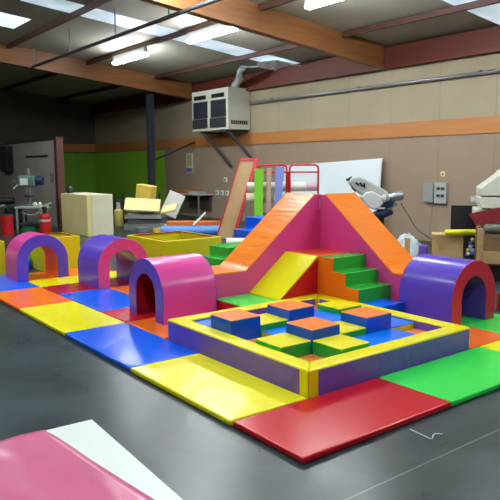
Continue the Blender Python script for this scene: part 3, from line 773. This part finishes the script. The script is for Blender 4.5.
part('spindle', B().tube([wp(.2, .2, 1.09), wp(.2, .2, .92)], .025, 10), M_STEEL, t)
for k in range(3):
    a = k * 2 * PI / 3
    part('handle', B().tube([wp(.03, .2, 1.14), wp(-.08, .2 + .12 * math.cos(a), 1.14 + .12 * math.sin(a))], .01, 6), M_STEEL, t)
for a, rr, lab in ((.42, .05, 'left of the two pale lumps on the small bench'), (.53, .045, 'right of the two pale lumps on the small bench')):
    c = wp(a, .12, 0)
    solo('foam_lump', 'pale foam lump, ' + lab, 'foam lump', B().lathe([(.02, .628), (rr, .645), (rr * 1.1, .68), (rr * .7, .715), (.015, .725)], (c.x, c.y, 0), 12), M_CREAM2, smooth=True)
c = wp(.28, .2, 0)
solo('storage_crate', 'green plastic crate on the floor under the small bench', 'crate', obox(B(), .10, .42, .06, .42, .001, .19), mat('crate_green', (24, 128, 70), .5), bev=.012)
def drum(cx, cy, rr, h, label):
    t = thing('red_drum', label, 'drum', (cx, cy, 0))
    part('body', B().lathe([(rr, .001), (rr * 1.02, .03), (rr, .05), (rr, h - .05), (rr * 1.03, h - .02), (rr, h)], (cx, cy, 0), 20), M_REDM, t, smooth=True)
    part('rim', B().lathe([(rr * .9, h + .001), (rr * .9, h + .02)], (cx, cy, 0), 20), M_DGREY, t)
    return t
drum(1.72, 11.95, .14, .45, 'plain red drum on the floor left of the small bench')
t = thing('fire_extinguisher', 'red fire extinguisher with grey hose right of the small bench', 'fire extinguisher', (2.44, 11.5, 0))
part('cylinder', B().lathe([(.12, .001), (.125, .03), (.125, .40), (.10, .46), (.05, .49)], (2.44, 11.5, 0), 20), M_REDM, t, smooth=True)
part('label_band', B().lathe([(.1265, .30), (.1265, .35)], (2.44, 11.5, 0), 20), M_LGREY, t)
part('valve', B().lathe([(.04, .491), (.04, .58), (.06, .59), (.06, .63)], (2.44, 11.5, 0), 12), M_BLACK, t)
part('handle', B().tube([(2.40, 11.53, .64), (2.56, 11.40, .72)], .018, 8).tube([(2.40, 11.53, .60), (2.55, 11.41, .62)], .014, 8), M_LGREY, t)
part('hose', B().tube(arcpath([(2.38, 11.5, .6), (2.2, 11.55, .42), (1.98, 11.7, .50)], .12), .016, 8), M_GREY, t)
t = thing('motorbike', 'dark motorbike with chrome trim in the shade at the far left edge', 'motorbike', (1.8, 13.35, 0))
mx, my = 1.80, 13.35
for q in (-.55, .55):
    c = Vector((mx, my, .30)) + ux * q
    part('wheel', B().tube([c - uy * .05, c + uy * .05], .30, 24), M_BLACK, t, bev=.03)
part('frame', B().tube([Vector((mx, my, .30)) + ux * -.55, Vector((mx, my, .62)) + ux * -.1, Vector((mx, my, .62)) + ux * .3, Vector((mx, my, .30)) + ux * .55], .06, 10), M_DSTEEL, t)
part('tank', B().tube([Vector((mx, my, .72)) + ux * -.3, Vector((mx, my, .78)) + ux * -.1, Vector((mx, my, .70)) + ux * .15], [.09, .15, .1], 14), M_BLUEMACH, t, smooth=True)
part('seat', B().tube([Vector((mx, my, .70)) + ux * .15, Vector((mx, my, .72)) + ux * .55], [.10, .08], 12), M_BLACK, t, smooth=True)
part('fork', B().tube([Vector((mx, my, .30)) + ux * -.55, Vector((mx, my, .90)) + ux * -.38], .035, 8), M_STEEL, t)
part('handlebar', B().tube([Vector((mx, my, .90)) + ux * -.38 - uy * .3, Vector((mx, my, .92)) + ux * -.38 + uy * .3], .02, 8), M_STEEL, t)
part('exhaust', B().tube([Vector((mx, my, .5)) - uy * .16 - ux * .3, Vector((mx, my, .60)) - uy * .18 + ux * .4], .05, 12), M_STEEL, t, smooth=True)

# ------------------------------------------------------------ the pale machine behind the right slide
def along(pts): return [Vector(p) for p in pts]
t = thing('engine_unit', 'grey and white machine with a silver cylinder on a stand behind the right slide', 'machine', (5.4, 4.25, 0))
ex = Vector((.74, -.67, 0)); ey = Vector((.67, .74, 0)); eo = Vector((5.04, 4.52, 0)); K = .0166
def hull(pts, b0, b1):
    bl = B(); n = len(pts)
    vs = [eo + ex * (a * K) + ey * q + Vector((0, 0, 1.54 + (166 - y) * K)) for q in (b0, b1) for a, y in pts]
    return bl.poly(vs, [tuple(range(n)), tuple(range(2 * n - 1, n - 1, -1))] + [(i, i + n, (i + 1) % n + n, (i + 1) % n) for i in range(n)])
def ept(a, y, q=0): return eo + ex * (a * K) + ey * q + Vector((0, 0, 1.54 + (166 - y) * K))
part('hood', hull([(2, 183), (5, 178), (13, 177), (25, 183), (40, 192), (45, 199), (38, 202), (25, 195), (15, 196), (7, 190)], 0, .34), mat('machine_grey', (172, 178, 170), .4), t, bev=.035)
part('front_panel', hull([(14, 198), (19, 193), (26, 192), (35, 197), (37, 204), (30, 211), (21, 208)], -.05, .28), M_GRAYMACH, t, bev=.03)
part('dark_housing', hull([(29, 206), (34, 196), (44, 197), (48, 205), (43, 215), (34, 216)], .02, .30), M_BLUEMACH, t, bev=.03)
part('nose_clip', B().tube([ept(0, 181, .1), ept(5, 179, .1), ept(8, 182, .05)], [.02, .035, .03], 8), M_BLACK, t)
for a0, y0, a1, y1 in ((9, 183, 12, 186), (13, 183, 16, 187), (17, 184, 18, 188), (5, 188, 9, 192)):
    part('decal', B().tube([ept(a0, y0, -.012), ept(a1, y1, -.012)], .016, 6), M_BLACK, t)
part('cylinder', B().tube([ept(42, 199, .1), ept(47, 198, .1), ept(48, 197.5, .1), ept(56, 196.5, .1), ept(57, 196.5, .1)], [.06, .065, .078, .078, .06], 16), M_STEEL, t, smooth=True)
part('ball_joint', B().tube([ept(35, 198, .0), ept(38, 199, -.03), ept(42, 199.5, .0)], [.04, .075, .04], 12), M_LGREY, t, smooth=True)
part('arm', B().tube([ept(47, 202, .1), ept(50, 205, .08), ept(40, 212, .0)], .022, 8), M_GREENMACH, t)
part('chrome_bar', B().tube([ept(28, 209, -.06), ept(38, 209, -.06)], .022, 8), M_STEEL, t)
part('tray', B().tube([ept(28, 216, .05), ept(38, 213.5, .0), ept(46, 213, .05)], [.05, .09, .04], 12), M_BLUEMACH, t, smooth=True)
part('stand', B().tube([ept(36, 216, .12), ept(36, 258, .12)], .05, 10), M_DSTEEL, t)
part('foot', hull([(24, 255.8), (24, 258.7), (48, 258.7), (48, 255.8)], .0, .3), M_DSTEEL, t)
solo('power_cable', 'thin dark cable hanging from the grey machine down to the floor', 'cable', B().tube(arcpath([(5.83, 4.02, .90), (6.05, 3.85, .45), (6.5, 3.55, .10), (6.9, 3.5, .014)], .12), .007, 6), M_DGREY)

# ------------------------------------------------------------ right-hand jumble: crates, sheet, cream machine
vx = Vector((.60, -.80, 0)); vy = Vector((.80, .60, 0))
def fbox(b, o, a0, a1, b0, b1, z0, z1):
    vs = [Vector(o) + vx * a + vy * q + Vector((0, 0, z)) for a in (a0, a1) for q in (b0, b1) for z in (z0, z1)]
    return b.poly(vs, [(0, 1, 3, 2), (4, 6, 7, 5), (0, 4, 5, 1), (2, 3, 7, 6), (0, 2, 6, 4), (1, 5, 7, 3)])
t = thing('plywood_box', 'pale plywood box standing behind the right-hand tunnel', 'box', (5.5, 3.0, 0))
o = (5.36, 3.02, 0)
part('front_panel', fbox(B(), o, 0, .45, 0, .02, .001, .47), M_PLY, t)
part('side_panel', fbox(B(), o, 0, .02, .021, .34, .001, .47), M_PLY, t)
part('side_panel', fbox(B(), o, .43, .45, .021, .34, .001, .47), M_PLY, t)
part('back_panel', fbox(B(), o, .021, .429, .32, .34, .001, .47), M_PLY, t)
part('lid', fbox(B(), o, -.01, .46, -.01, .35, .471, .49), mat('plywood_light', (202, 176, 124), .6), t)
t = thing('wooden_crate', 'wooden crate with corner posts at the right edge, in front of the cream machine', 'crate', (5.0, 1.9, 0))
o = (4.735, 1.845, 0)
part('post', fbox(B(), o, 0, .07, 0, .07, .001, .70), M_PLY, t)
part('post', fbox(B(), o, .62, .69, 0, .07, .001, .70), M_PLY, t)
part('post', fbox(B(), o, 0, .07, .34, .41, .001, .70), M_PLYD, t)
part('post', fbox(B(), o, .62, .69, .34, .41, .001, .70), M_PLYD, t)
part('panel', fbox(B(), o, .071, .619, .03, .05, .22, .62), M_PLYD, t)
part('panel', fbox(B(), o, .03, .05, .071, .339, .22, .62), M_PLYD, t)
part('board', fbox(B(), o, .05, .69, .0, .029, .24, .40), M_PLY, t)
part('floor_board', fbox(B(), o, .05, .63, .07, .34, .20, .219), M_PLYD, t)
solo('dark_bag', 'dark cloth bundle lying on top of the wooden crate', 'bundle', fbox(B(), o, .09, .62, .06, .36, .623, .74), mat('bundle_grey', (92, 92, 78), .8), bev=.05)
solo('dark_case', 'dark case stored under the boards of the wooden crate', 'case', fbox(B(), o, .12, .56, .08, .32, .001, .19), M_BLACK, bev=.01)
solo('wooden_stake', 'short wooden stake standing in front of the crumpled plastic', 'stake', fbox(B(), (5.24, 3.45, 0), 0, .085, 0, .05, .001, .40), M_PLY)
t = thing('black_board', 'black board standing upright behind the red panel', 'board', (6.6, 3.45, 0))
part('panel', fbox(B(), (6.50, 3.50, 0), 0, .42, 0, .03, .05, .86), M_BLACK, t)
part('foot', fbox(B(), (6.50, 3.50, 0), 0, .36, -.05, .08, .001, .049), M_DGREY, t)
t = thing('tilted_board', 'tilted dark red board between the black board and the cream machine', 'panel', (5.6, 2.45, 0))
rp = B()
a, b_, c_, d_ = [Vector(p) for p in ((5.49, 2.36, .66), (5.70, 2.08, .72), (5.70, 2.12, .93), (5.44, 2.46, .83))]
slab(rp, a, b_, c_, d_, -.04)
part('panel', rp, mat('dark_red_panel', (128, 20, 26), .45), t)
part('strut', B().tube([(5.60, 2.27, .001), (5.60, 2.27, .72)], .02, 8), M_DGREY, t)
solo('foam_roll', 'short bright yellow foam roll lying across the plywood box', 'foam roll', B().tube([(5.36, 2.80, .535), (5.80, 2.46, .535)], .043, 14), mat('bright_yellow', (232, 226, 28), .4), bev=.015)
t = thing('ball_bin', 'dark netted bin full of small coloured balls', 'bin', (5.6, 2.55, 0))
o = (5.595, 2.60, 0)
part('net', fbox(B(), o, .0, .21, 0, .18, .001, .16), mat('net_dark', (28, 34, 42), .8), t, bev=.02)
rim = B(); fbox(rim, o, -.005, .215, -.005, .185, .162, .18)
part('rim', rim, M_BLACK, t)
BC = {'white': (220, 226, 230), 'yellow': (226, 210, 40), 'blue': (60, 110, 220), 'green': (70, 170, 80), 'black': (24, 26, 30)}
cols = 'white black yellow blue white black black green white yellow black white blue black yellow white black black white blue black yellow'.split()
rr = .029; k = 0
for lay, (nx_, ny_) in enumerate(((3, 3), (3, 2), (2, 2), (2, 1), (1, 1))):
    for i in range(nx_):
        for j in range(ny_):
            p = Vector(o) + vx * (.105 + .0605 * (i - (nx_ - 1) / 2)) + vy * (.09 + .0585 * (j - (ny_ - 1) / 2))
            cn = cols[k % len(cols)]; k += 1
            solo('small_ball', 'small plain %s ball in the heap on the dark netted bin' % cn, 'ball', B().lathe([(rr * math.sin(PI * q / 8), rr - rr * math.cos(PI * q / 8)) for q in range(9)], (p.x, p.y, .1815 + lay * .052), 14), mat('ball_' + cn, BC[cn], .35), smooth=True, group='small %s balls on the netted bin' % cn)
# crumpled clear plastic
sb = B(); bm = sb.bm
N = 30; grid = []
for i in range(N + 1):
    row = []
    for j in range(N + 1):
        u, v = i / N - .5, j / N - .5
        p = Vector((5.47, 3.68, 0)) + vx * (u * .74) + vy * (v * .44)
        env = max(0, 1 - (2 * u) ** 2) ** .32 * max(0, 1 - (2 * v) ** 2) ** .5
        z = .004 + env * (.33 + .16 * noise.noise((p.x * 7, p.y * 7, .3)) + .10 * noise.noise((p.x * 17, p.y * 17, 2.3)))
        row.append(bm.verts.new((p.x, p.y, z)))
    grid.append(row)
for i in range(N):
    for j in range(N): bm.faces.new((grid[i][j], grid[i + 1][j], grid[i + 1][j + 1], grid[i][j + 1]))
o_ = solo('plastic_sheet', 'heap of crumpled clear plastic sheeting behind the right slide', 'plastic sheet', sb, M_PLASTIC)
md = o_.modifiers.new('thick', 'SOLIDIFY'); md.thickness = .002; md.offset = 1
solo('purple_pad', 'small purple foam block standing in front of the crumpled plastic', 'foam block', fbox(B(), (5.36, 3.27, 0), .0, .14, 0, .10, .001, .30), V_PUR, bev=.02)
# cream machine: stepped casing
t = thing('moulded_machine', 'large cream machine with sloping hood at the right edge of the picture', 'machine', (6.3, 2.4, 0))
def cprism(prof, b0, b1):
    bl = B(); o = Vector((5.80, 2.56, 0)); n = len(prof)
    vs = [o + vx * a + vy * b0 + Vector((0, 0, z)) for a, z in prof] + [o + vx * a + vy * b1 + Vector((0, 0, z)) for a, z in prof]
    return bl.poly(vs, [tuple(range(n)), tuple(range(2 * n - 1, n - 1, -1))] + [(i, i + n, (i + 1) % n + n, (i + 1) % n) for i in range(n)])
part('hood', cprism([(.03, 1.07), (.03, 1.19), (.30, 1.40), (.34, 1.46), (1.1, 1.46), (1.1, 1.07)], 0, .8), M_CASE, t, bev=.02)
part('body', cprism([(.06, .88), (.02, .98), (.02, 1.06), (1.1, 1.06), (1.1, .88)], .02, .8), M_CASE, t, bev=.02)
part('shelf', cprism([(-.02, .66), (-.02, .87), (.10, .87), (1.1, .87), (1.1, .66)], .10, .8), M_CASE, t, bev=.02)
part('pedestal', cprism([(.12, .001), (.12, .655), (1.1, .655), (1.1, .001)], .12, .75), M_GREY, t)

# ------------------------------------------------------------ camera
cam = bpy.data.cameras.new('camera'); co = bpy.data.objects.new('camera', cam); C.objects.link(co)
r = Vector((.79217717, -.61026673, -.00546268)); d = Vector((-.08434256, -.10060988, -.99134453)); f = Vector((.60443499, .78578125, -.13117231))
M = Matrix((( r.x, -d.x, -f.x, 0), (r.y, -d.y, -f.y, 0), (r.z, -d.z, -f.z, 0), (0, 0, 0, 1)))
co.matrix_world = Matrix.Translation((-2.73201265, -2.93576748, 1.54)) @ M
cam.sensor_width = 36; cam.lens = 636.93 / 500 * 36
cam.clip_start = .05; cam.clip_end = 100
sc.camera = co

w = bpy.data.worlds.new('world'); sc.world = w; w.use_nodes = True
w.node_tree.nodes['Background'].inputs[0].default_value = (.55, .62, .7, 1)
w.node_tree.nodes['Background'].inputs[1].default_value = .3
